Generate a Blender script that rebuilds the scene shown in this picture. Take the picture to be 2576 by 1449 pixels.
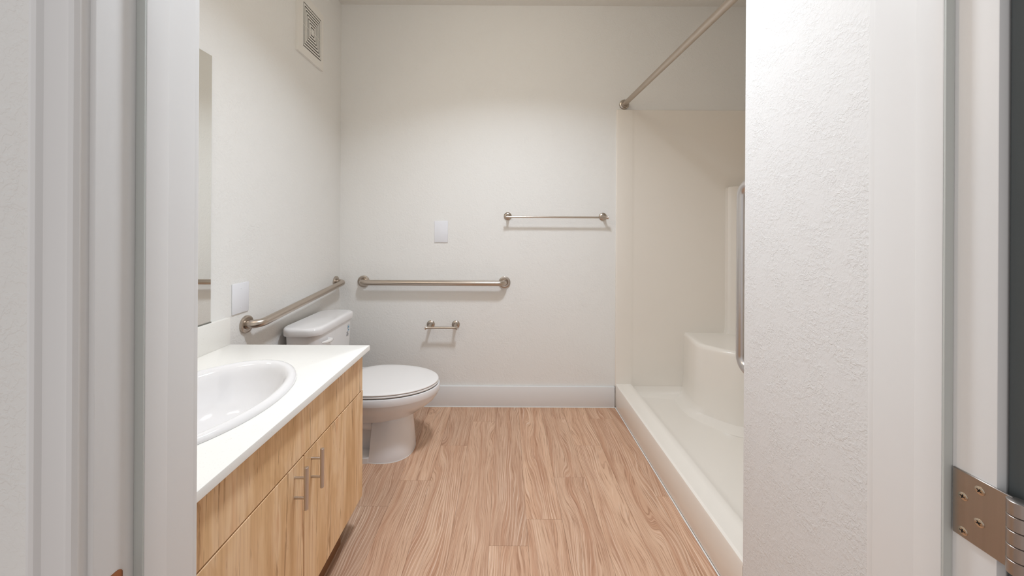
import bpy, bmesh, math, random
from mathutils import Vector, Matrix
PI = math.pi
random.seed(7)
for o in list(bpy.data.objects):
    bpy.data.objects.remove(o)
sc = bpy.context.scene
COL = sc.collection

# ------------------------------------------------------------------ camera, light, exposure
EYE = 1.233            # camera height
cam_d = bpy.data.cameras.new('camera')
cam = bpy.data.objects.new('camera', cam_d)
COL.objects.link(cam)
cam_d.sensor_width = 36.0
cam_d.lens = 36.0 * 900 / 2576
cam_d.shift_x = (1288 - 1272) / 2576
cam_d.shift_y = -(724.5 - 578) / 2576
cam_d.clip_start = 0.02
cam.matrix_world = Matrix.Translation((0, 0, EYE)) @ Matrix.Rotation(PI/2, 4, 'X') @ Matrix.Rotation(math.radians(0.32), 4, 'Z')
sc.camera = cam

w = bpy.data.worlds.new('world')
sc.world = w
w.use_nodes = True
w.node_tree.nodes['Background'].inputs[0].default_value = (0.97, 0.98, 1.0, 1)
w.node_tree.nodes['Background'].inputs[1].default_value = 0.74

def light(name, kind, loc, power, color, size=0.1, rot=(0, 0, 0), size_y=None):
    d = bpy.data.lights.new(name, kind)
    d.energy = power
    d.color = color
    if kind == 'AREA':
        if size_y:
            d.shape = 'RECTANGLE'; d.size = size; d.size_y = size_y
        else:
            d.shape = 'DISK'; d.size = size
    else:
        d.shadow_soft_size = size
    o = bpy.data.objects.new(name, d)
    o.location = loc
    o.rotation_euler = rot
    COL.objects.link(o)
    return o
# flush lamp in the middle of the bathroom ceiling, and the vanity lamp over the mirror
light('ceiling_lamp', 'AREA', (0.05, 1.28, 2.72), 20.5, (0.79, 0.885, 1.0), 0.26).data.spread = math.radians(130)
light('ceiling_glow', 'POINT', (0.05, 1.28, 2.56), 6.2, (1.0, 0.965, 0.86), 0.12)
light('vanity_lamp', 'AREA', (-1.03, 0.98, 2.17), 4.2, (1.0, 0.84, 0.68), 0.55, (0, math.radians(-60), 0), 0.10)
light('hall_fill', 'POINT', (0.05, -2.7, 1.65), 16, (0.97, 0.98, 1.0), 0.35)  # added unseen fill behind the camera, evens out the room light

sc.view_settings.view_transform = 'Standard'
sc.view_settings.look = 'None'
sc.view_settings.gamma = 1
sc.view_settings.use_curve_mapping = False
sc.view_settings.exposure = -0.16

# ------------------------------------------------------------------ helpers: materials
def lin(r, g, b):
    f = lambda c: ((c/255+0.055)/1.055)**2.4 if c/255 > 0.04045 else c/255/12.92
    return (f(r), f(g), f(b), 1)

class NT:
    def __init__(s, name):
        s.m = bpy.data.materials.new(name); s.m.use_nodes = True
        s.t = s.m.node_tree; s.n = s.t.nodes; s.b = s.n['Principled BSDF']
    def new(s, typ, **kw):
        n = s.n.new(typ)
        for k, v in kw.items():
            setattr(n, k, v)
        return n
    def put(s, sock, v):
        if hasattr(v, 'node'): s.t.links.new(v, sock)
        else: sock.default_value = v
    def math(s, op, a, b=0.0, c=0.0, clamp=False):
        n = s.new('ShaderNodeMath', operation=op); n.use_clamp = clamp
        s.put(n.inputs[0], a); s.put(n.inputs[1], b); s.put(n.inputs[2], c)
        return n.outputs[0]
    def obj(s):
        return s.new('ShaderNodeTexCoord').outputs['Object']
    def vmul(s, v, k):
        n = s.new('ShaderNodeVectorMath', operation='MULTIPLY'); s.put(n.inputs[0], v); n.inputs[1].default_value = k
        return n.outputs[0]
    def vadd(s, v, k):
        n = s.new('ShaderNodeVectorMath', operation='ADD'); s.put(n.inputs[0], v); s.put(n.inputs[1], k)
        return n.outputs[0]
    def noise(s, v, scale=1, detail=2, rough=0.5, dist=0.0):
        n = s.new('ShaderNodeTexNoise'); s.put(n.inputs['Vector'], v)
        n.inputs['Scale'].default_value = scale; n.inputs['Detail'].default_value = detail
        n.inputs['Roughness'].default_value = rough; n.inputs['Distortion'].default_value = dist
        return n.outputs[0]
    def ramp(s, v, stops):
        n = s.new('ShaderNodeValToRGB'); s.put(n.inputs[0], v)
        e = n.color_ramp.elements
        while len(e) < len(stops): e.new(0.5)
        for i, (p, c) in enumerate(stops):
            e[i].position = p; e[i].color = c if not isinstance(c, (int, float)) else (c, c, c, 1)
        return n.outputs[0]
    def mix(s, f, a, b, mode='MIX'):
        n = s.new('ShaderNodeMix', data_type='RGBA', blend_type=mode)
        s.put(n.inputs[0], f); s.put(n.inputs[6], a); s.put(n.inputs[7], b)
        return n.outputs[2]
    def bump(s, h, strength=0.3, dist=0.002):
        n = s.new('ShaderNodeBump'); s.put(n.inputs['Height'], h)
        n.inputs['Strength'].default_value = strength; n.inputs['Distance'].default_value = dist
        s.t.links.new(n.outputs[0], s.b.inputs['Normal'])
    def set(s, color=None, rough=0.5, metal=0.0, spec=0.5, coat=0.0):
        if color is not None: s.put(s.b.inputs['Base Color'], color)
        s.put(s.b.inputs['Roughness'], rough)
        s.b.inputs['Metallic'].default_value = metal
        s.b.inputs['Specular IOR Level'].default_value = spec
        s.b.inputs['Coat Weight'].default_value = coat
        return s.m

def plain(name, col, rough=0.5, metal=0.0, spec=0.5, coat=0.0, bump=None):
    t = NT(name)
    v = t.noise(t.obj(), 9, 3)
    c = t.mix(t.math('MULTIPLY', v, 0.10), col, tuple(x*0.85 for x in col[:3]) + (1,))
    if bump:
        t.bump(t.noise(t.obj(), bump[0], 3), bump[1], bump[2])
    return t.set(c, rough, metal, spec, coat)

def wall_mat(name, col, scale, strength, dist):
    t = NT(name)
    o = t.obj()
    a = t.noise(o, scale, 3, 0.55, 0.35)
    b = t.noise(t.vadd(o, (3.1, 1.7, 9.2)), scale*0.55, 2, 0.5, 0.4)
    h = t.math('ADD', t.ramp(a, [(0.475, 0.0), (0.545, 1.0)]), t.math('MULTIPLY', t.ramp(b, [(0.5, 0.0), (0.57, 1.0)]), 0.8))
    patch = t.ramp(t.noise(t.vadd(o, (8.3, 2.1, 4.4)), scale*0.12, 2, 0.5), [(0.36, 0.25), (0.60, 1.0)])
    t.bump(t.math('MULTIPLY', h, patch), strength, dist)
    return t.set(col, 0.7, 0, 0.15)

def wood_cabinet():
    t = NT('light_maple_laminate')
    rnd = t.new('ShaderNodeObjectInfo').outputs['Random']
    off = t.new('ShaderNodeCombineXYZ')
    t.put(off.inputs[0], t.math('MULTIPLY', rnd, 31)); t.put(off.inputs[1], t.math('MULTIPLY', rnd, 17)); t.put(off.inputs[2], t.math('MULTIPLY', rnd, 7))
    o = t.vadd(t.obj(), off.outputs[0])
    broad = t.noise(t.vmul(o, (5, 5, 1.1)), 2.2, 3, 0.6, 1.2)
    base = t.ramp(broad, [(0.30, lin(221, 179, 130)), (0.48, lin(239, 200, 153)), (0.60, lin(249, 215, 174)), (0.72, lin(233, 187, 141))])
    fine = t.noise(t.vmul(o, (70, 70, 1.6)), 2.0, 4, 0.6, 0.2)
    c = t.mix(t.ramp(fine, [(0.44, 0.0), (0.66, 0.42)]), base, lin(204, 154, 108))
    streak = t.noise(t.vmul(o, (34, 34, 2.3)), 1.0, 5, 0.62, 1.3)
    c = t.mix(t.ramp(streak, [(0.60, 0.0), (0.66, 0.6)]), c, lin(154, 108, 70))
    fleck = t.noise(t.vmul(o, (150, 150, 14)), 1.0, 2, 0.5)
    c = t.mix(t.ramp(fleck, [(0.66, 0.0), (0.74, 0.3)]), c, lin(160, 115, 75))
    t.bump(fine, 0.06, 0.001)
    return t.set(c, 0.42, 0, 0.4)

def wood_plank():
    t = NT('limed_oak_vinyl_plank')
    rnd = t.new('ShaderNodeObjectInfo').outputs['Random']
    off = t.new('ShaderNodeCombineXYZ')
    t.put(off.inputs[0], t.math('MULTIPLY', rnd, 53)); t.put(off.inputs[1], t.math('MULTIPLY', rnd, 91)); t.put(off.inputs[2], t.math('MULTIPLY', rnd, 13))
    raw = t.obj()
    o = t.vadd(raw, off.outputs[0])
    sep = t.new('ShaderNodeSeparateXYZ'); t.put(sep.inputs[0], raw)
    warp = t.noise(t.vmul(o, (6.0, 1.25, 1)), 1.0, 2, 0.45, 0.1)
    v = t.math('ADD', t.math('MULTIPLY', sep.outputs[0], 1.0), t.math('MULTIPLY', warp, 0.20))
    gv = t.new('ShaderNodeCombineXYZ'); t.put(gv.inputs[0], v); t.put(gv.inputs[1], sep.outputs[1]); t.put(gv.inputs[2], t.math('MULTIPLY', rnd, 40))
    gv = gv.outputs[0]
    ring = t.math('SINE', t.math('MULTIPLY', v, 520.0))
    ringw = t.math('SINE', t.math('MULTIPLY', v, 72.0))
    broad = t.noise(t.vmul(gv, (22, 1.3, 1)), 1.0, 3, 0.55, 0.4)
    base = t.ramp(broad, [(0.28, lin(188, 143, 114)), (0.44, lin(208, 166, 136)), (0.60, lin(223, 185, 155)), (0.76, lin(203, 157, 126))])
    base = t.mix(t.ramp(rnd, [(0.0, 0.0), (1.0, 0.5)]), base, lin(184, 148, 124))
    base = t.mix(t.ramp(ringw, [(0.55, 0.0), (0.95, 0.35)]), base, lin(180, 128, 97))
    pore = t.noise(t.vmul(gv, (420, 6.5, 1)), 1.0, 4, 0.62, 0.15)
    pore2 = t.noise(t.vadd(t.vmul(gv, (360, 5, 1)), (7, 3, 1)), 1.0, 4, 0.62, 0.15)
    c = t.mix(t.ramp(pore, [(0.50, 0.0), (0.62, 0.66)]), base, lin(154, 110, 82))
    c = t.mix(t.ramp(pore2, [(0.53, 0.0), (0.66, 0.42)]), c, lin(239, 210, 185))
    zone = t.ramp(t.noise(t.vmul(o, (9, 1.4, 1)), 1.0, 2, 0.5), [(0.50, 0.0), (0.60, 1.0)])
    lime = t.math('MULTIPLY', t.ramp(ring, [(0.78, 0.0), (0.99, 0.5)]), zone)
    c = t.mix(lime, c, lin(240, 215, 193))
    dk = t.math('MULTIPLY', t.ramp(t.math('MULTIPLY', ring, -1.0), [(0.6, 0.0), (1.0, 0.32)]), zone)
    c = t.mix(dk, c, lin(161, 114, 85))
    t.bump(t.math('ADD', pore, t.math('MULTIPLY', pore2, 0.6)), 0.12, 0.001)
    return t.set(c, 0.5, 0, 0.35)

def speckle_top():
    t = NT('white_quartz')
    o = t.obj()
    f = t.noise(o, 420, 2, 0.5)
    g = t.noise(t.vadd(o, (5, 2, 1)), 160, 2, 0.5)
    c = t.mix(t.ramp(f, [(0.66, 0.0), (0.74, 0.5)]), lin(243, 240, 234), lin(205, 200, 192))
    c = t.mix(t.ramp(g, [(0.70, 0.0), (0.76, 0.35)]), c, lin(214, 204, 190))
    return t.set(c, 0.32, 0, 0.5)

def brushed(name, col, rough, axis):
    t = NT(name)
    k = [260, 260, 260]; k[axis] = 6
    n = t.noise(t.vmul(t.obj(), tuple(k)), 1, 3)
    c = t.mix(t.math('MULTIPLY', n, 0.5), col, tuple(x*0.7 for x in col[:3]) + (1,))
    t.bump(n, 0.08, 0.0006)
    return t.set(c, rough, 1.0)

M = {}
M['wall'] = wall_mat('painted_wall_light_texture', lin(238, 236, 232), 95, 0.30, 0.0016)
M['wall_side'] = wall_mat('painted_wall_knockdown', lin(229, 227, 225), 135, 0.42, 0.0011)  # same paint as the other walls, toned down where lamp light is strongest
M['ceiling'] = wall_mat('painted_ceiling', lin(234, 231, 225), 60, 0.25, 0.0015)
M['trim'] = plain('white_trim_paint', lin(236, 234, 232), 0.38)
M['trim_gloss'] = plain('white_baseboard_paint', lin(232, 231, 230), 0.3)
M['plank'] = wood_plank()
M['subfloor'] = plain('dark_floor_joint', lin(164, 126, 100), 0.9)
M['maple'] = wood_cabinet()
M['carcass'] = plain('gap_shaded_carcass', lin(100, 68, 44), 0.7)  # carcass colour darkened so the gaps between the fronts look shaded
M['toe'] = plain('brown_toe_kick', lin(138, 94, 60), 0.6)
M['quartz'] = speckle_top()
M['porcelain'] = plain('white_porcelain', lin(238, 235, 234), 0.07, 0, 0.5, 0.3)
M['seat'] = plain('white_seat_plastic', lin(240, 236, 233), 0.25)
M['acrylic'] = plain('cream_fiberglass', lin(242, 235, 225), 0.22, 0, 0.5, 0.15)
M['plate'] = plain('white_plate_plastic', lin(236, 236, 240), 0.3)
M['vent'] = plain('white_vent_plastic', lin(240, 236, 229), 0.4)
M['dark'] = plain('dark_void', lin(40, 36, 32), 0.9)
M['steel_x'] = brushed('brushed_steel_x', lin(200, 188, 176), 0.30, 0)
M['steel_y'] = brushed('brushed_steel_y', lin(200, 188, 176), 0.32, 1)
M['steel_z'] = brushed('brushed_steel_z', lin(214, 210, 208), 0.30, 2)
M['nickel'] = brushed('satin_nickel', lin(194, 183, 172), 0.28, 0)
M['hinge'] = brushed('hinge_nickel', lin(186, 178, 172), 0.36, 2)
M['screw'] = plain('screw_steel', lin(206, 190, 170), 0.25, 1.0)
M['strike'] = brushed('bronze_strike', lin(176, 120, 88), 0.3, 2)
M['stop_shade'] = plain('grey_stop_shade', lin(198, 200, 195), 0.6)  # shade tone for the strip on the stop edge
M['caulk'] = plain('white_caulk', lin(240, 238, 234), 0.35)
M['blue'] = plain('blue_print', lin(40, 140, 180), 0.5)
M['ink'] = plain('grey_print', lin(70, 70, 78), 0.5)
M['gap_shade'] = plain('charcoal_gap_shade', lin(80, 86, 88), 0.5)  # darkness of the gap beside the jamb, put into the slab colour
t = NT('mirror_silver'); M['mirror'] = t.set((0.86, 0.87, 0.85, 1), 0.01, 1.0)
M['mirror_edge'] = plain('mirror_edge', lin(120, 118, 110), 0.4)

# ------------------------------------------------------------------ helpers: meshes
def add_box(bm, x0, x1, y0, y1, z0, z1, bev=0.0, seg=2):
    vs = [bm.verts.new((x, y, z)) for x in (x0, x1) for y in (y0, y1) for z in (z0, z1)]
    q = [(0, 1, 3, 2), (4, 6, 7, 5), (0, 4, 5, 1), (2, 3, 7, 6), (0, 2, 6, 4), (1, 5, 7, 3)]
    fs = [bm.faces.new([vs[i] for i in f]) for f in q]
    if bev > 0:
        es = list({e for f in fs for e in f.edges})
        bmesh.ops.bevel(bm, geom=es, offset=bev, segments=seg, profile=0.5, affect='EDGES')

def add_tube(bm, pts, r, seg=20, cap=True):
    pts = [Vector(p) for p in pts]
    rs = r if isinstance(r, (list, tuple)) else [r]*len(pts)
    rings = []
    up = None
    for i, p in enumerate(pts):
        a = pts[max(i-1, 0)]; b = pts[min(i+1, len(pts)-1)]
        d = (b-a).normalized()
        if up is None:
            up = Vector((0, 0, 1)) if abs(d.z) < 0.9 else Vector((1, 0, 0))
        s = d.cross(up).normalized(); up = s.cross(d).normalized()
        rings.append([bm.verts.new(p + (s*math.cos(2*PI*k/seg) + up*math.sin(2*PI*k/seg))*rs[i]) for k in range(seg)])
    for a, b in zip(rings, rings[1:]):
        for k in range(seg):
            bm.faces.new((a[k], a[(k+1) % seg], b[(k+1) % seg], b[k]))
    if cap:
        bm.faces.new(rings[0][::-1]); bm.faces.new(rings[-1])

def add_lathe(bm, prof, origin, axis, seg=40):
    """prof: list of (distance along axis, radius)"""
    origin = Vector(origin); axis = Vector(axis).normalized()
    u = Vector((0, 0, 1)) if abs(axis.z) < 0.9 else Vector((1, 0, 0))
    s = axis.cross(u).normalized(); u = s.cross(axis).normalized()
    rings = []
    for d, r in prof:
        if r < 1e-6: rings.append([bm.verts.new(origin + axis*d)])
        else: rings.append([bm.verts.new(origin + axis*d + (s*math.cos(2*PI*k/seg) + u*math.sin(2*PI*k/seg))*r) for k in range(seg)])
    for a, b in zip(rings, rings[1:]):
        for k in range(seg):
            j = (k+1) % seg
            if len(a) == 1 and len(b) == 1: continue
            if len(a) == 1: bm.faces.new((a[0], b[j], b[k]))
            elif len(b) == 1: bm.faces.new((a[k], a[j], b[0]))
            else: bm.faces.new((a[k], a[j], b[j], b[k]))

def add_loft(bm, secs, cap0=True, cap1=True):
    rings = [[bm.verts.new(p) for p in s] for s in secs]
    n = len(rings[0])
    for a, b in zip(rings, rings[1:]):
        for k in range(n):
            bm.faces.new((a[k], a[(k+1) % n], b[(k+1) % n], b[k]))
    if cap0: bm.faces.new(rings[0][::-1])
    if cap1: bm.faces.new(rings[-1])
    return rings

def finish(name, bm, mat, parent=None, smooth=None, origin=None):
    bmesh.ops.recalc_face_normals(bm, faces=bm.faces[:])
    me = bpy.data.meshes.new(name)
    if origin is not None:
        bmesh.ops.translate(bm, verts=bm.verts[:], vec=-Vector(origin))
    bm.to_mesh(me); bm.free()
    mats = mat if isinstance(mat, list) else [mat]
    for m in mats: me.materials.append(m)
    if smooth is not None:
        me.shade_smooth()
        try: me.set_sharp_from_angle(angle=math.radians(smooth))
        except Exception: pass
    o = bpy.data.objects.new(name, me)
    COL.objects.link(o)
    if origin is not None: o.location = origin
    if parent is not None:
        o.parent = parent
        p = parent; off = Vector((0, 0, 0))
        while p is not None:
            off += p.location; p = p.parent
        o.location = o.location - off
    return o

def box(name, b, mat, parent=None, bev=0.0, origin=None, seg=2, smooth=None):
    bm = bmesh.new(); add_box(bm, *b, bev=bev, seg=seg)
    return finish(name, bm, mat, parent, smooth if smooth is not None else (40 if bev else None), origin)

def empty(name, loc=(0, 0, 0), parent=None):
    o = bpy.data.objects.new(name, None); o.location = loc
    o.empty_display_size = 0.05
    COL.objects.link(o)
    if parent: 
        o.parent = parent; o.location = Vector(loc) - parent.location
    return o

def tag(o, label, cat, group=None):
    o['label'] = label; o['category'] = cat
    if group: o['group'] = group
    return o

def struct(o):
    o['kind'] = 'structure'
    return o

# ------------------------------------------------------------------ room shell
XL, XR = -1.156, 1.72          # bathroom side walls (right one is behind the shower)
XW = 0.767                     # face of the wing wall beside the doorway, flush with the shower curb
YB = 2.5                       # back wall
YW = 1.152                     # corner of the wing wall
Y0, Y1 = 0.40, 0.525           # doorway wall, hall face and bathroom face
ZC = 2.80
JL, JR = -0.456, 0.54          # faces of the door jambs

struct(box('wall_back', (XL-0.1, XR+0.1, YB, YB+0.1, 0, ZC), M['wall']))
struct(box('wall_left', (XL-0.1, XL, Y1, YB, 0, ZC), M['wall']))
bm = bmesh.new(); add_box(bm, XW, XR, Y1+0.002, YW, 0, ZC, 0)
es = [e for e in bm.edges if all(abs(v.co.x-XW) < 1e-5 and abs(v.co.y-YW) < 1e-5 for v in e.verts)]
bmesh.ops.bevel(bm, geom=es, offset=0.006, segments=4, profile=0.5, affect='EDGES')
struct(finish('wall_right', bm, M['wall_side'], smooth=40))
struct(box('wall_shower', (XR, XR+0.1, YW, YB, 0, ZC), M['wall']))
bm = bmesh.new()
add_box(bm, -2.2, JL-0.018, Y0, Y1, 0, ZC)
add_box(bm, JR+0.018, 2.2, Y0, Y1, 0, ZC)
add_box(bm, JL-0.018, JR+0.018, Y0, Y1, 2.07, ZC)
struct(finish('wall_front', bm, M['wall']))
struct(box('ceiling', (XL-0.1, XR+0.1, Y1, YB+0.1, ZC, ZC+0.08), M['ceiling']))

# floor: a sub floor and its vinyl planks, running away from the doorway
fl = struct(box('floor', (-2.2, 2.2, -1.6, YB+0.1, -0.08, -0.0035), M['subfloor']))
PW = 0.153
joints = {-0.517: 1.757, -0.364: 2.04, -0.211: 2.30, -0.058: 1.396, 0.095: 1.525, 0.248: 1.785, 0.401: 2.05, 0.554: 2.34, 0.707: 1.66}
k0 = -0.058
for i in range(-8, 7):
    xa = k0 + i*PW
    xb = xa + PW
    if xa > XW or xb < XL: continue
    key = min(joints, key=lambda q: abs(q-xa))
    jy = joints[key] if abs(key-xa) < 0.02 else 0.9 + (i*0.437) % 1.22
    ys = [jy + 1.22*m for m in range(-4, 3)]
    x0c, x1c = max(xa, XL), min(xb, XW)
    for a, b in zip(ys, ys[1:]):
        a2, b2 = max(a, -1.5), min(b, YB)
        if b2 - a2 < 0.01: continue
        g = 0.0003
        box('plank', (x0c+g, x1c-g, a2+g, b2-g, -0.0035, 0.0), M['plank'], fl, 0.00022, ((x0c+x1c)/2, (a2+b2)/2, 0), 1)

# baseboards with a caulk line at the floor
bb = struct(box('baseboard_back', (XL, XW-0.002, YB-0.014, YB, 0.0, 0.144), M['trim_gloss'], bev=0.002))
box('caulk_line', (XL+0.014, XW-0.002, YB-0.017, YB-0.0138, 0.0, 0.004), M['caulk'], bb)
struct(box('baseboard_left', (XL, XL+0.014, 1.50, YB-0.014, 0.0, 0.144), M['trim_gloss'], bev=0.002))
struct(box('baseboard_right', (XW-0.014, XW, Y1+0.03, YW-0.004, 0.0, 0.112), M['trim_gloss'], bev=0.002))

# ------------------------------------------------------------------ doorway: jambs, stops, casings
def jamb_side(name, xf, sgn, y_stop0, y_stop1):
    """sgn = +1 when the jamb body lies on the +x side of its face"""
    r = struct(empty(name, (xf, Y0, 0)))
    a, b = sorted((xf, xf+sgn*0.018))
    box('jamb', (a, b, Y0-0.003 if sgn < 0 else Y0-0.008, Y1, 0, 2.05), M['trim'], r, 0.0012)
    a, b = sorted((xf+sgn*0.0005, xf-sgn*0.011))
    box('door_stop', (a, b, y_stop0, y_stop1, 0, 2.04), M['trim'], r, 0.0018)
    a, b = sorted((xf-sgn*0.0002, xf-sgn*0.0108))
    box('stop_shade_strip', (a, b, y_stop0-0.0025, y_stop0, 0, 2.04), M['stop_shade'], r, 0.0008)['label'] = 'grey strip standing in for shade on the door stop'  # added grey strip, imitates the shaded hall edge of the stop
    return r
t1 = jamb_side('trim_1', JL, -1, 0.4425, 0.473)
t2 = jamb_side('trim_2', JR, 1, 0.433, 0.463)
# hall side casing on the left, stepped profile
bm = bmesh.new()
prof = [(-0.462, Y0), (-0.462, 0.3875), (-0.4645, 0.384), (-0.4695, 0.3832), (-0.4735, 0.3865), (-0.4775, 0.3868),
        (-0.4965, 0.3838), (-0.5000, 0.3800), (-0.5045, 0.3795), (-0.5095, 0.3812), (-0.5120, 0.3850), (-0.5135, Y0)]
add_loft(bm, [[(x, y, 0) for x, y in prof], [(x, y, 2.12) for x, y in prof]])
finish('casing', bm, M['trim'], t1, 25)
bm = bmesh.new()
prof = [(0.60 + (-0.462 - x)*1.0, y) for x, y in prof]
add_loft(bm, [[(x, y, 0) for x, y in prof], [(x, y, 2.12) for x, y in prof]])
finish('casing', bm, M['trim'], t2, 25)
t3 = struct(box('trim_3', (JL-0.018, JR+0.018, Y0, Y1, 2.05, 2.069), M['trim'], bev=0.001))
# bathroom side casings
box('bathroom_casing', (JL-0.075, JL-0.006, Y1, Y1+0.014, 0, 2.05), M['trim'], t1, 0.002)
box('bathroom_casing', (JR+0.006, JR+0.075, Y1, Y1+0.014, 0, 2.05), M['trim'], t2, 0.002)

# strike plate on the left jamb
bm = bmesh.new()
ol = []
ya, yb, za, zb, rr = 0.398, 0.4275, 0.770, 0.829, 0.007
for cx, cz, a0 in ((yb-rr, zb-rr, 0), (ya+rr, zb-rr, 90), (ya+rr, za+rr, 180), (yb-rr, za+rr, 270)):
    for k in range(6):
        a = math.radians(a0 + k*18)
        ol.append((cx+rr*math.cos(a), cz+rr*math.sin(a)))
add_loft(bm, [[(JL-0.0005, y, z) for y, z in ol], [(JL+0.0009, y, z) for y, z in ol], [(JL+0.0013, 0.41275+(y-0.41275)*0.95, 0.7995+(z-0.7995)*0.97) for y, z in ol]])
finish('strike_plate', bm, M['strike'], t1, 30)['label'] = 'bronze strike plate'

# the open door with its hinge on the right jamb
dr = struct(empty('door_1', (0.549, 0.385, 0)))
box('door_slab', (0.5495, 0.589, -0.50, 0.3905, 0.012, 2.03), M['gap_shade'], dr, 0.002)
hg = finish('hinge', (lambda b: (add_box(b, JR-0.0026, JR+0.0004, 0.3785, 0.4290, 0.8755, 0.9530, 0.0006, 1), b)[1])(bmesh.new()), M['hinge'], dr, 40)
hg['label'] = 'satin nickel hinge'
zk = [0.8755 + (0.9530-0.8755)*k/5 for k in range(6)]
for k in range(5):
    bm = bmesh.new()
    r = 0.0082
    add_lathe(bm, [(0, 0), (0, r-0.0008), (0.0006, r), (zk[k+1]-zk[k]-0.0010, r), (zk[k+1]-zk[k]-0.0004, r-0.0008), (zk[k+1]-zk[k]-0.0004, 0)], (0.5375, 0.3735, zk[k]), (0, 0, 1), 32)
    finish('knuckle', bm, M['hinge'], hg, 40)
for y, z in ((0.4043, 0.9412), (0.4190, 0.924), (0.4047, 0.9043), (0.4190, 0.8835)):
    bm = bmesh.new()
    add_lathe(bm, [(0, 0.0046), (0.0004, 0.0046), (0.0009, 0.0037), (0.0010, 0)], (JR-0.0026, y, z), (-1, 0, 0), 24)
    x = JR - 0.0037
    c45 = math.radians(random.uniform(0, 90))
    nf = len(bm.faces)
    for a in (c45, c45+PI/2):
        d = Vector((0, math.cos(a), math.sin(a))); e = Vector((0, -math.sin(a), math.cos(a)))
        p = Vector((x, y, z))
        bm.faces.new([bm.verts.new(p + d*u*0.0024 + e*v*0.00055) for u, v in ((-1, -1), (1, -1), (1, 1), (-1, 1))])
    bm.faces.ensure_lookup_table()
    for f in bm.faces[nf:]: f.material_index = 1
    finish('hinge_screw', bm, [M['screw'], M['dark']], hg, 30)

# ------------------------------------------------------------------ shower stall
st = empty('shower_stall', (XW, YB, 0))
tag(st, 'cream moulded fiberglass walk-in shower stall with corner seat and low curb', 'shower')
ZS = 2.075
A = M['acrylic']
XC0, XC1 = 0.769, 0.879        # curb
# end wall panel on the room's back wall: raised strip, then the recessed field
bm = bmesh.new()
pr = [(XC0, YB), (XC0, YB-0.010), (XC0+0.004, YB-0.014), (XC0+0.104, YB-0.014), (XC0+0.116, YB-0.010), (XC0+0.135, YB-0.006), (XR-0.02, YB-0.006), (XR-0.02, YB)]
add_loft(bm, [[(x, y, 0.10) for x, y in pr], [(x, y, ZS-0.004) for x, y in pr], [(x, min(y+0.004, YB), ZS) for x, y in pr]])
finish('end_panel', bm, A, st, 25)
# near end panel on the wing wall
bm = bmesh.new()
pr = [(XC0+0.010, YW), (XC0+0.010, YW+0.006), (XC0+0.014, YW+0.010), (XR-0.02, YW+0.010), (XR-0.02, YW)]
add_loft(bm, [[(x, y, 0.10) for x, y in pr], [(x, y, ZS) for x, y in pr]])
finish('end_panel', bm, A, st, 25)
# long panel at the back of the stall
box('long_panel', (XR-0.02, XR-0.0, YW+0.001, YB-0.001, 0.08, ZS), A, st)
# pan: lofted cross sections from the curb foot, over the curb and down to the shower floor
sec = [(XC0+0.004, 0.0), (XC0, 0.012), (XC0, 0.150), (XC0+0.003, 0.161), (XC0+0.012, 0.166), (XC0+0.030, 0.165), (XC0+0.068, 0.164), (XC0+0.074, 0.166), (XC1-0.008, 0.167),
       (XC1+0.002, 0.163), (XC1+0.010, 0.150), (XC1+0.030, 0.105), (XC1+0.046, 0.093), (XC1+0.09, 0.089), (1.30, 0.082), (1.66, 0.089), (XR-0.02, 0.10), (XR-0.02, 0.0)]
bm = bmesh.new()
add_loft(bm, [[(x, YW+0.001, z) for x, z in sec], [(x, YB-0.002, z) for x, z in sec]])
finish('pan', bm, A, st, 32)
# coves where the floor meets the end panels
bm = bmesh.new()
cv = [(YB-0.006-0.001, 0.086), (YB-0.006-0.001, 0.150), (YB-0.012, 0.122), (YB-0.028, 0.100), (YB-0.055, 0.0875), (YB-0.075, 0.084)]
add_loft(bm, [[(XC1+0.022, y, z) for y, z in cv], [(XR-0.02, y, z) for y, z in cv]])
finish('cove', bm, A, st, 40)
# corner seat: plan outline, rounded top edge, flaring into the floor
def seat_outline(off):
    pts = [(1.247, YB-0.004), (1.228, 2.40), (1.208, 2.28), (1.212, 2.235), (1.235, 2.195), (1.300, 2.115), (1.345, 2.075), (1.42, 2.045), (1.55, 2.03), (XR-0.018, 2.03)]
    out = []
    for i, (x, y) in enumerate(pts):
        a = Vector(pts[max(i-1, 0)]); b = Vector(pts[min(i+1, len(pts)-1)])
        d = (b-a).normalized(); nrm = Vector((d.y, -d.x))
        if nrm.dot(Vector((-1, -1))) < 0: nrm = -nrm
        p = Vector((x, y)) + nrm*off
        if i == 0: p.y = YB-0.004
        if i == len(pts)-1: p.x = XR-0.018
        out.append(p)
    return out
bm = bmesh.new()
secs = []
for off, z in ((0.085, 0.083), (0.05, 0.092), (0.022, 0.113), (0.010, 0.15), (0.004, 0.25), (0.0, 0.50), (-0.003, 0.515), (-0.010, 0.523), (-0.022, 0.526), (-0.05, 0.522)):
    secs.append([(p.x, p.y, z) for p in seat_outline(off)] + [(XR-0.018, YB-0.004, z)])
add_loft(bm, secs)
finish('corner_seat', bm, A, st, 35)
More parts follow.
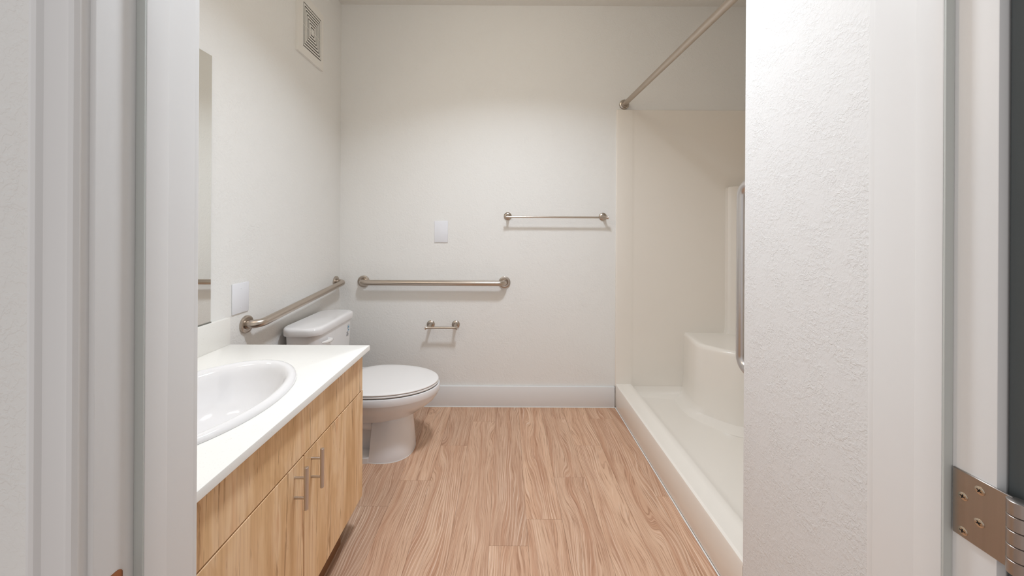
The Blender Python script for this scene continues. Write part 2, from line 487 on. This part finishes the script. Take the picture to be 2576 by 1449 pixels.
# raised column with a shelf top above the seat, in the far corner
bm = bmesh.new()
oc = [(1.530, YB-0.004), (1.532, 2.465), (1.548, 2.450), (1.60, 2.440), (1.66, 2.40), (1.685, 2.34), (1.69, 2.28), (XR-0.018, 2.27), (XR-0.018, YB-0.004)]
cxm, cym = 1.66, 2.45
sh = lambda k, z: [(cxm+(x-cxm)*k if x < XR-0.02 else x, cym+(y-cym)*k if y < YB-0.005 else y, z) for x, y in oc]
add_loft(bm, [sh(1.06, 0.52), sh(1.0, 0.56), sh(1.0, 1.525), sh(0.97, 1.535), sh(0.90, 1.539)])
finish('shelf_column', bm, A, st, 35)
bm = bmesh.new()
add_tube(bm, [(XC0-0.001, YW+0.0, 0.002), (XC0-0.001, YB-0.016, 0.002)], 0.0032, 8)
finish('caulk_bead', bm, M['caulk'], st, 60)['label'] = 'white caulk bead'
# chips in the curb surface
for x, y, s in ((0.846, 1.953, 0.0016), (0.852, 1.935, 0.0018), (0.829, 2.33, 0.001)):
    bm = bmesh.new()
    add_lathe(bm, [(0, s*1.2), (0.0005, s), (0.0006, 0)], (x, y, 0.1655), (0, 0, 1), 9)
    finish('chip', bm, M['ink'], st)['label'] = 'tiny dark chip'

# ------------------------------------------------------------------ rails and rods
def flange(name, c, ax, r, th, mat, parent):
    bm = bmesh.new()
    add_lathe(bm, [(0, 0), (0, r), (th*0.55, r), (th*0.85, r*0.97), (th, r*0.90), (th*1.02, r*0.62), (th*0.86, r*0.54), (th*0.86, 0)], c, ax, 48)
    return finish(name, bm, mat, parent, 35)

def grab_bar(name, p0, p1, nrm, stand, rad, mat, label, group, fr=0.041):
    p0, p1, nrm = Vector(p0), Vector(p1), Vector(nrm)
    d = (p1-p0).normalized()
    root = empty(name, tuple(p0))
    tag(root, label, 'grab bar', group)
    R = 0.042
    path = [p0 + nrm*0.002]
    for k in range(13):
        a = PI/2*k/12
        path.append(p0 + nrm*(stand-R+R*math.sin(a)) + d*(R-R*math.cos(a)))
    n = 6
    a0 = path[-1]; b0 = p1 - d*R + nrm*stand
    for k in range(1, n): path.append(a0.lerp(b0, k/n))
    for k in range(13):
        a = PI/2*k/12
        path.append(p1 + nrm*(stand-R+R*math.cos(a)) - d*(R-R*math.sin(a)))
    path.append(p1 + nrm*0.002)
    bm = bmesh.new(); add_tube(bm, path, rad, 32)
    finish('bar', bm, mat, root, 60)
    flange('flange', p0, nrm, fr, 0.011, M['nickel'], root)
    flange('flange', p1, nrm, fr, 0.011, M['nickel'], root)
    return root
G = 'brushed steel grab bars'
grab_bar('grab_bar', (-0.989, YB, 0.867), (-0.006, YB, 0.867), (0, -1, 0), 0.062, 0.0185, M['steel_x'], 'long brushed steel grab bar level on the back wall under the blank plate', G)
grab_bar('grab_bar', (XL, 1.594, 0.806), (XL, 2.435, 0.872), (1, 0, 0), 0.060, 0.0185, M['steel_y'], 'brushed steel grab bar on the left wall above the toilet tank', G, 0.039)
grab_bar('grab_bar', (0.826, YW+0.010, 0.760), (0.826, YW+0.010, 1.395), (0, 1, 0), 0.085, 0.0185, M['steel_z'], 'upright steel grab bar inside the shower stall beside the near wall corner', G)

def small_bar(name, xs, z, stand, xbar, zbar, rad, label, cat):
    root = empty(name, (xs[0], YB, z)); tag(root, label, cat)
    for x in xs:
        bm = bmesh.new()
        r = 0.0275
        add_lathe(bm, [(0, 0), (0, r), (0.005, r), (0.0065, r*0.96), (0.009, r*0.80), (0.012, 0.018), (0.016, 0)], (x, YB, z), (0, -1, 0), 40)
        finish('flange', bm, M['nickel'], root, 30)
        bm = bmesh.new()
        s = 0.006
        add_tube(bm, [(x, YB-0.006, z), (x, YB-0.02, z+(zbar-z)*0.25), (x, YB-stand*0.7, z+(zbar-z)*0.7), (x, YB-stand, zbar)], [0.0165, 0.012, 0.0085, 0.0075], 20)
        finish('post', bm, M['nickel'], root, 50)
    x0, x1 = xbar
    e = 0.020
    bm = bmesh.new()
    add_tube(bm, [(x0, YB-stand, zbar), (x0+0.0015, YB-stand, zbar), (x0+e*0.5, YB-stand, zbar), (x0+e, YB-stand, zbar), (x0+e*1.7, YB-stand, zbar), (x0+e*1.72, YB-stand, zbar),
                  ((x0+x1)/2, YB-stand, zbar), (x1-e*1.72, YB-stand, zbar), (x1-e*1.7, YB-stand, zbar), (x1-e, YB-stand, zbar), (x1-e*0.5, YB-stand, zbar), (x1-0.0015, YB-stand, zbar), (x1, YB-stand, zbar)],
             [rad*1.55, rad*1.75, rad*1.3, rad*1.15, rad*1.12, rad*0.95, rad*0.95, rad*0.95, rad*1.12, rad*1.15, rad*1.3, rad*1.75, rad*1.55], 24)
    finish('bar', bm, M['steel_x'], root, 35)
    return root
small_bar('towel_bar', (0.014, 0.678), 1.328, 0.065, (-0.010, 0.698), 1.320, 0.0068, 'slim brushed nickel towel bar on the back wall left of the shower', 'towel bar')
small_bar('toilet_paper_holder', (-0.519, -0.344), 0.571, 0.075, (-0.543, -0.324), 0.566, 0.0078, 'short empty nickel toilet paper holder on the back wall above the toilet lid', 'paper holder')

# shower curtain rod
rod0 = Vector((0.822, YB-0.014, EYE+0.878)); rod1 = Vector((0.868, YW+0.010, EYE+0.884))
rr_ = empty('shower_rod', tuple(rod0)); tag(rr_, 'round satin metal shower curtain rod above the shower curb', 'curtain rod')
bm = bmesh.new(); add_tube(bm, [rod0.lerp(rod1, k/10) for k in range(11)], 0.0165, 32)
finish('rod', bm, M['steel_y'], rr_, 60)
for p, s in ((rod0+Vector((0, 0.014, 0)), -1), (rod1, 1)):
    bm = bmesh.new()
    add_lathe(bm, [(0, 0), (0, 0.034), (0.006, 0.035), (0.011, 0.033), (0.014, 0.026), (0.030, 0.0235), (0.032, 0.022), (0.032, 0.0165), (0.028, 0.0165)], p, (0, s, 0), 12)
    f = finish('rod_flange', bm, M['nickel'], rr_, 20)
    bm = bmesh.new()
    add_lathe(bm, [(0, 0.0045), (0.002, 0.0045), (0.003, 0.003), (0.003, 0)], p + Vector((-0.024, s*0.012, 0.006)), (-0.4, s, 0), 16)
    finish('set_screw', bm, M['screw'], f, 30)

# ------------------------------------------------------------------ plates and vent
def plate(name, cx, cy, cz, w, h, axis, label):
    root = empty(name, (cx, cy, cz)); tag(root, label, 'wall plate', 'blank wall plates')
    if axis == 'y':
        box('cover', (cx-w/2, cx+w/2, cy-0.006, cy, cz-h/2, cz+h/2), M['plate'], root, 0.0022)
        scr = [((cx, cy-0.006, cz+s*h*0.32), (0, -1, 0)) for s in (1, -1)]
    else:
        box('cover', (cx, cx+0.006, cy-w/2, cy+w/2, cz-h/2, cz+h/2), M['plate'], root, 0.0022)
        scr = [((cx+0.006, cy, cz+s*h*0.32), (1, 0, 0)) for s in (1, -1)]
    for p, ax in scr:
        bm = bmesh.new(); add_lathe(bm, [(0, 0.0032), (0.0006, 0.0030), (0.0010, 0.0016), (0.0010, 0)], p, ax, 16)
        finish('screw', bm, M['plate'], root, 30)
plate('wall_plate', -0.450, YB, 1.217, 0.094, 0.150, 'y', 'white blank plate on the back wall above the long grab bar')
plate('wall_plate', XL, 1.558, 0.930, 0.096, 0.130, 'x', 'white blank plate on the left wall between mirror and grab bar')

vt = empty('exhaust_vent', (XL, 2.09, 2.38)); tag(vt, 'white square exhaust vent with nested slots, high on the left wall', 'vent')
gy0, gy1, gz0, gz1 = 2.009, 2.202, 2.262, 2.512
cy0, cy1, cz0, cz1 = 1.957, 2.232, 2.213, 2.560
bm = bmesh.new()
XV = XL + 0.014
for b in ((XL, XV, cy0, gy0, cz0, cz1), (XL, XV, gy1, cy1, cz0, cz1), (XL, XV, gy0, gy1, cz0, gz0), (XL, XV, gy0, gy1, gz1, cz1)):
    add_box(bm, *b)
bmesh.ops.remove_doubles(bm, verts=bm.verts[:], dist=1e-5)
finish('cover', bm, M['vent'], vt)
box('backing', (XL, XV-0.0045, gy0, gy1, gz0, gz1), M['dark'], vt)['label'] = 'dark cavity behind the slots'
N = 7
py, pz = (gy1-gy0)/2/(N+0.55), (gz1-gz0)/2/(N+0.55)
for i in range(N):
    a0, a1 = gy0+py*(i+0.38), gy1-py*(i+0.38)
    c0, c1 = gz0+pz*(i+0.38), gz1-pz*(i+0.38)
    wy, wz = py*0.62, pz*0.62
    bm = bmesh.new()
    for b in ((a0, a0+wy, c0, c1), (a1-wy, a1, c0, c1), (a0+wy, a1-wy, c0, c0+wz), (a0+wy, a1-wy, c1-wz, c1)):
        add_box(bm, XV-0.0016, XV-0.0004, *b)
    finish('slot_ring', bm, M['vent'], vt)
box('centre_cap', (XV-0.0016, XV-0.0004, (gy0+gy1)/2-py*0.5, (gy0+gy1)/2+py*0.5, (gz0+gz1)/2-pz*0.5, (gz0+gz1)/2+pz*0.5), M['vent'], vt)
bm = bmesh.new()
add_box(bm, XV-0.004, XV-0.0018, gy0, gy1, (gz0+gz1)/2-0.0012, (gz0+gz1)/2+0.0012)
finish('rib', bm, M['vent'], vt)

# ------------------------------------------------------------------ mirror
mr = empty('wall_mirror', (XL, 1.0, 0.866)); tag(mr, 'tall frameless wall mirror standing on the backsplash', 'mirror')
bm = bmesh.new(); add_box(bm, XL+0.001, XL+0.006, 0.58, 1.397, 0.868, 1.905)
bm.faces.ensure_lookup_table()
for f in bm.faces:
    if f.calc_center_median().x < XL+0.0055: f.material_index = 1
finish('glass', bm, [M['mirror'], M['mirror_edge']], mr)
box('channel', (XL+0.0005, XL+0.009, 0.58, 1.397, 0.8635, 0.868), M['mirror_edge'], mr)

# ------------------------------------------------------------------ vanity
CY0, CY1 = 0.545, 1.480
CX0, CX1 = XL, -0.559
ZT = 0.753
XF = -0.584     # door faces
va = empty('vanity_cabinet', ((XL+XF)/2, 1.0, 0)); tag(va, 'light maple bathroom vanity cabinet with two doors under the white countertop', 'cabinet')
bm = bmesh.new()
fy0, fy1 = 0.560, 1.470
add_box(bm, XL+0.001, XF-0.019, fy1-0.016, fy1, 0.137, ZT-0.022)
add_box(bm, XL+0.001, XF-0.085, fy1-0.016, fy1, 0.0, 0.137)
add_box(bm, XL+0.001, XF-0.019, fy0, fy0+0.016, 0.137, ZT-0.022)
add_box(bm, XL+0.001, XF-0.085, fy0, fy0+0.016, 0.0, 0.137)
add_box(bm, XL+0.001, XF-0.019, fy0+0.016, fy1-0.016, 0.137, 0.152)
add_box(bm, XL+0.001, XL+0.007, fy0+0.016, fy1-0.016, 0.152, ZT-0.022)
add_box(bm, XF-0.037, XF-0.019, fy0+0.016, fy1-0.016, 0.54, ZT-0.022)
add_box(bm, XF-0.037, XF-0.019, 1.02, 1.07, 0.152, 0.54)
finish('carcass', bm, M['carcass'], va)
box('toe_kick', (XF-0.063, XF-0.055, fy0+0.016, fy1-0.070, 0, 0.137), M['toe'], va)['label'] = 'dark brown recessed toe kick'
DIV = 1.045
ZG = 0.573
def panel(name, y0, y1, z0, z1):
    return box(name, (XF-0.018, XF, y0, y1, z0, z1), M['maple'], va, 0.0012, (XF, (y0+y1)/2, (z0+z1)/2), 1)
panel('false_drawer_front', fy0+0.002, fy1-0.002, ZG+0.0026, ZT-0.024)
d1 = panel('door', DIV+0.0021, fy1+0.003, 0.137, ZG-0.0016)
d2 = panel('door', fy0+0.002, DIV-0.0021, 0.137, ZG-0.0016)
for d, hy in ((d1, 1.0837), (d2, 0.9977)):
    bm = bmesh.new()
    X = XF + 0.032
    r = 0.0058
    add_lathe(bm, [(0, 0), (0, r-0.0008), (0.0008, r), (0.1172, r), (0.118, r-0.0008), (0.118, 0)], (X, hy, 0.450), (0, 0, 1), 28)
    for z in (0.482, 0.538):
        add_tube(bm, [(XF-0.0005, hy, z), (X, hy, z)], 0.0036, 16)
    h = finish('handle', bm, M['steel_z'], None, 40)
    h.parent = d
    h.location = -Vector(d.location) - Vector(va.location)
    h['label'] = 'brushed steel bar pull'

# countertop with an oval cut-out
ct = empty('countertop', (CX1, CY1, ZT)); tag(ct, 'speckled white quartz countertop with backsplash over the maple vanity', 'countertop')
SX, SY, SA, SB = -0.843, 0.980, 0.212, 0.297    # sink centre and semi axes (x, y)
def rect_hit(a):
    dx, dy = math.cos(a), math.sin(a)
    ts = []
    if dx > 1e-9: ts.append((CX1-SX)/dx)
    if dx < -1e-9: ts.append((CX0+0.001-SX)/dx)
    if dy > 1e-9: ts.append((CY1-SY)/dy)
    if dy < -1e-9: ts.append((CY0-SY)/dy)
    t_ = min(ts)
    return (SX+dx*t_, SY+dy*t_)
angs = sorted([2*PI*k/96 for k in range(96)] + [math.atan2(y-SY, x-SX) % (2*PI) for x in (CX0+0.001, CX1) for y in (CY0, CY1)])
rect = [rect_hit(a) for a in angs]
ell = [(SX+SA*0.93*math.cos(a2), SY+SB*0.93*math.sin(a2)) for a2 in [math.atan2(math.sin(a)/SB, math.cos(a)/SA) for a in angs]]
def inset(p, d):
    x, y = p
    return (min(max(x, CX0+0.001), CX1-d), min(max(y, CY0+d), CY1-d))
bm = bmesh.new()
TH = 0.022
rings = []
for fn, z in ((lambda i: ell[i], ZT-TH), (lambda i: ell[i], ZT), (lambda i: inset(rect[i], 0.0025), ZT), (lambda i: inset(rect[i], 0.0008), ZT-0.0008), (lambda i: rect[i], ZT-0.003),
              (lambda i: rect[i], ZT-TH+0.002), (lambda i: inset(rect[i], 0.002), ZT-TH)):
    rings.append([bm.verts.new((*fn(i), z)) for i in range(len(angs))])
rings.append(rings[0])
for a, b in zip(rings, rings[1:]):
    for k in range(len(angs)):
        j = (k+1) % len(angs)
        try: bm.faces.new((a[k], a[j], b[j], b[k]))
        except ValueError: pass
finish('slab', bm, M['quartz'], ct, 35)
box('backsplash', (XL, XL+0.020, CY0, CY1, ZT, 0.8635), M['quartz'], ct, 0.0015)

# drop-in sink
sk = empty('sink', (SX, SY, ZT)); tag(sk, 'oval white drop-in sink set into the countertop', 'sink')
def ring_e(kx, ky, z, dx=0.0, n=96):
    return [(SX+dx+SA*kx*math.cos(2*PI*k/n), SY+SB*ky*math.sin(2*PI*k/n), z) for k in range(n)]
bm = bmesh.new()
S = [(1.0, 1.0, 0.0005, 0), (1.003, 1.002, 0.004, 0), (0.99, 0.993, 0.010, 0), (0.965, 0.975, 0.0145, 0), (0.93, 0.95, 0.0160, 0.0), (0.89, 0.92, 0.0150, 0.001), (0.855, 0.895, 0.0115, 0.004),
     (0.825, 0.87, 0.004, 0.006), (0.80, 0.85, -0.008, 0.007), (0.765, 0.82, -0.030, 0.008), (0.70, 0.755, -0.070, 0.008), (0.60, 0.65, -0.105, 0.008), (0.45, 0.50, -0.130, 0.008), (0.25, 0.28, -0.142, 0.006), (0.10, 0.075, -0.146, 0.005)]
add_loft(bm, [ring_e(a, b, ZT+z, d) for a, b, z, d in S], False, False)
# underside so that the bowl has thickness
add_loft(bm, [ring_e(a*1.0+0.02, b*1.0+0.02, ZT+z-0.012, d) for a, b, z, d in S[8:]], False, True)
finish('basin', bm, M['porcelain'], sk, 60)
bm = bmesh.new(); add_lathe(bm, [(0, 0.021), (0.002, 0.021), (0.003, 0.018), (0.001, 0.012), (0.001, 0)], (SX+0.005, SY, ZT-0.146), (0, 0, 1), 32)
finish('drain', bm, M['nickel'], sk, 30)

# ------------------------------------------------------------------ toilet
TY = 2.018
TXC = -0.70
to = empty('toilet', (-0.75, TY, 0)); tag(to, 'white two-piece toilet with closed lid between the vanity and back wall', 'toilet')
def egg(af, ab, b, z, n=72, sq=2.0, xc=TXC, sqb=2.6):
    out = []
    for k in range(n):
        a = 2*PI*k/n
        c, s = math.cos(a), math.sin(a)
        e = sq if c > 0 else sqb
        cc = math.copysign(abs(c)**(2/e), c); ss = math.copysign(abs(s)**(2/e), s)
        out.append((xc + (af if c > 0 else ab)*cc, TY + b*ss, z))
    return out
P = M['porcelain']
bm = bmesh.new()
rows = [(0.300, 0.15, 0.185, 0.355), (0.322, 0.18, 0.205, 0.366), (0.330, 0.19, 0.212, 0.364), (0.333, 0.19, 0.215, 0.355), (0.332, 0.19, 0.214, 0.335), (0.330, 0.19, 0.213, 0.3285), (0.323, 0.185, 0.207, 0.3265),
        (0.320, 0.185, 0.203, 0.310), (0.302, 0.18, 0.190, 0.285), (0.268, 0.175, 0.168, 0.258), (0.228, 0.17, 0.142, 0.230), (0.190, 0.165, 0.118, 0.205), (0.16, 0.16, 0.10, 0.19), (0.08, 0.10, 0.05, 0.18)]
add_loft(bm, [egg(af, ab, b, z) for af, ab, b, z in rows])
# shelf behind the seat that carries the tank
def rrect(x0, x1, y0, y1, z, r, n=6):
    out = []
    for cx, cy, a0 in ((x1-r, y1-r, 0), (x0+r, y1-r, 90), (x0+r, y0+r, 180), (x1-r, y0+r, 270)):
        for k in range(n):
            a = math.radians(a0 + k*90/(n-1))
            out.append((cx+r*math.cos(a), cy+r*math.sin(a), z))
    return out
add_loft(bm, [rrect(-1.10, -0.78, TY-0.10, TY+0.10, 0.20, 0.04), rrect(-1.12, -0.76, TY-0.17, TY+0.17, 0.32, 0.05), rrect(-1.125, -0.76, TY-0.18, TY+0.18, 0.38, 0.05), rrect(-1.12, -0.77, TY-0.175, TY+0.175, 0.386, 0.05)])
# front column of the pedestal
def column(xf, xb, b, z, n=40):
    out = []
    for k in range(n+1):
        a = -PI/2 + PI*k/n
        c, s = math.cos(a), math.sin(a)
        out.append((xb+0.045 + (xf-xb-0.045)*abs(c)**0.8, TY + b*math.copysign(abs(s)**0.85, s), z))
    out += [(xb, TY+b*0.97, z), (xb, TY-b*0.97, z)]
    return out
add_loft(bm, [column(-0.507, -0.715, 0.140, 0.0), column(-0.505, -0.715, 0.140, 0.018), column(-0.508, -0.713, 0.136, 0.05), column(-0.515, -0.710, 0.126, 0.12), column(-0.521, -0.706, 0.118, 0.18), column(-0.518, -0.70, 0.114, 0.225), column(-0.54, -0.70, 0.10, 0.25)])
# trapway behind it and the foot
add_loft(bm, [rrect(-1.02, -0.70, TY-0.14, TY+0.14, 0.0, 0.03), rrect(-1.02, -0.70, TY-0.14, TY+0.14, 0.026, 0.03), rrect(-1.015, -0.70, TY-0.134, TY+0.134, 0.031, 0.03)])
add_loft(bm, [rrect(-0.99, -0.69, TY-0.062, TY+0.062, 0.02, 0.02), rrect(-1.0, -0.69, TY-0.062, TY+0.062, 0.2, 0.02), rrect(-1.05, -0.69, TY-0.09, TY+0.09, 0.33, 0.02)])
add_tube(bm, [(-0.68, TY-0.055, 0.175), (-0.75, TY-0.06, 0.19), (-0.84, TY-0.06, 0.22), (-0.93, TY-0.05, 0.25)], [0.045, 0.05, 0.055, 0.06], 24)
finish('bowl', bm, P, to, 42)
def slab_egg(name, k, z0, z1, mat, dome=0.0):
    bm = bmesh.new()
    r0 = lambda g, z: egg(0.325*k+g, 0.19*k+g, 0.210*k+g, z)
    secs = [r0(-0.006, z0), r0(-0.0015, z0+0.0008), r0(0, z0+0.003), r0(0, z1-0.0035), r0(-0.0012, z1-0.0012), r0(-0.005, z1), r0(-0.03, z1+dome*0.5), r0(-0.09, z1+dome)]
    add_loft(bm, secs)
    return finish(name, bm, mat, to, 50)
slab_egg('seat', 1.0, 0.3705, 0.3805, M['seat'])
slab_egg('seat_lid', 0.998, 0.3822, 0.3912, M['seat'], 0.002)
# tank
bm = bmesh.new()
tx0, tx1 = -1.128, -0.947
ty0, ty1 = 1.802, 2.238
add_loft(bm, [rrect(tx0+0.015, tx1-0.02, ty0+0.03, ty1-0.03, 0.386, 0.04, 8), rrect(tx0+0.006, tx1-0.008, ty0+0.014, ty1-0.014, 0.42, 0.05, 8), rrect(tx0, tx1, ty0, ty1, 0.69, 0.055, 8)])
finish('tank', bm, P, to, 40)
bm = bmesh.new()
L = lambda g, z: rrect(tx0-0.008-g*0.3, tx1+0.010+g, ty0-0.014-g, ty1+0.014+g, z, 0.062, 10)
add_loft(bm, [L(-0.006, 0.688), L(-0.001, 0.6895), L(0, 0.692), L(0.001, 0.716), L(-0.001, 0.722), L(-0.005, 0.7265), L(-0.012, 0.729), L(-0.024, 0.7298), L(-0.034, 0.730)])
finish('tank_lid', bm, P, to, 50)
# flush lever on the tank front
bm = bmesh.new()
add_tube(bm, [(tx1-0.006, 1.922, 0.640), (tx1+0.016, 1.922, 0.640)], 0.0095, 20)
add_tube(bm, [(tx1+0.013, 1.936, 0.639), (tx1+0.016, 1.926, 0.640), (tx1+0.019, 1.905, 0.641), (tx1+0.021, 1.880, 0.643), (tx1+0.022, 1.850, 0.647), (tx1+0.021, 1.826, 0.652), (tx1+0.020, 1.812, 0.655)], [0.003, 0.0085, 0.0105, 0.0100, 0.0085, 0.006, 0.0025], 20)
lv = finish('flush_lever', bm, M['seat'], to, 60)
# water-use print on the far end of the tank front: ring with a drop, then small lines of print
def on_tank(y, z, e=0.0008):
    k = (z-0.42)/(0.69-0.42)
    return (tx1-0.008*(1-k)+e, y, z)
py0, pz0 = 2.165, 0.642
bm = bmesh.new()
for k in range(28):
    if k in (6, 7, 20, 21): continue
    a, b = 2*PI*k/28, 2*PI*(k+1)/28
    bm.faces.new([bm.verts.new(on_tank(py0+r*math.cos(q), pz0+r*math.sin(q))) for r, q in ((0.013, a), (0.013, b), (0.0112, b), (0.0112, a))])
bm.faces.new([bm.verts.new(on_tank(py0+0.0055*math.cos(a)*(1 if math.sin(a) < 0 else 1-math.sin(a)), pz0-0.001+(0.0055 if math.sin(a) < 0 else 0.0095)*math.sin(a))) for a in [2*PI*k/24 for k in range(24)]])
for q in range(4):
    y = py0-0.008+q*0.0045
    bm.faces.new([bm.verts.new(on_tank(*p)) for p in ((y, pz0-0.023), (y+0.003, pz0-0.023), (y+0.003, pz0-0.0165), (y, pz0-0.0165))])
finish('water_emblem', bm, M['blue'], to)['label'] = 'blue water drop emblem'
bm = bmesh.new()
rnd = random.Random(3)
for row in range(5):
    y = 2.138 + rnd.uniform(0, 0.008); z = 0.612 - row*0.0055
    while y < 2.158 + rnd.uniform(0, 0.010):
        wd = rnd.uniform(0.003, 0.008)
        bm.faces.new([bm.verts.new(on_tank(*p)) for p in ((y, z), (y+wd, z), (y+wd, z+0.0026), (y, z+0.0026))])
        y += wd + 0.0016
finish('small_print', bm, M['ink'], to)['label'] = 'tiny dark lines of print'
bm = bmesh.new()
add_loft(bm, [column(-0.5055, -0.716, 0.1415, 0.0), column(-0.5055, -0.716, 0.1415, 0.003)])
finish('caulk_line', bm, M['caulk'], to)
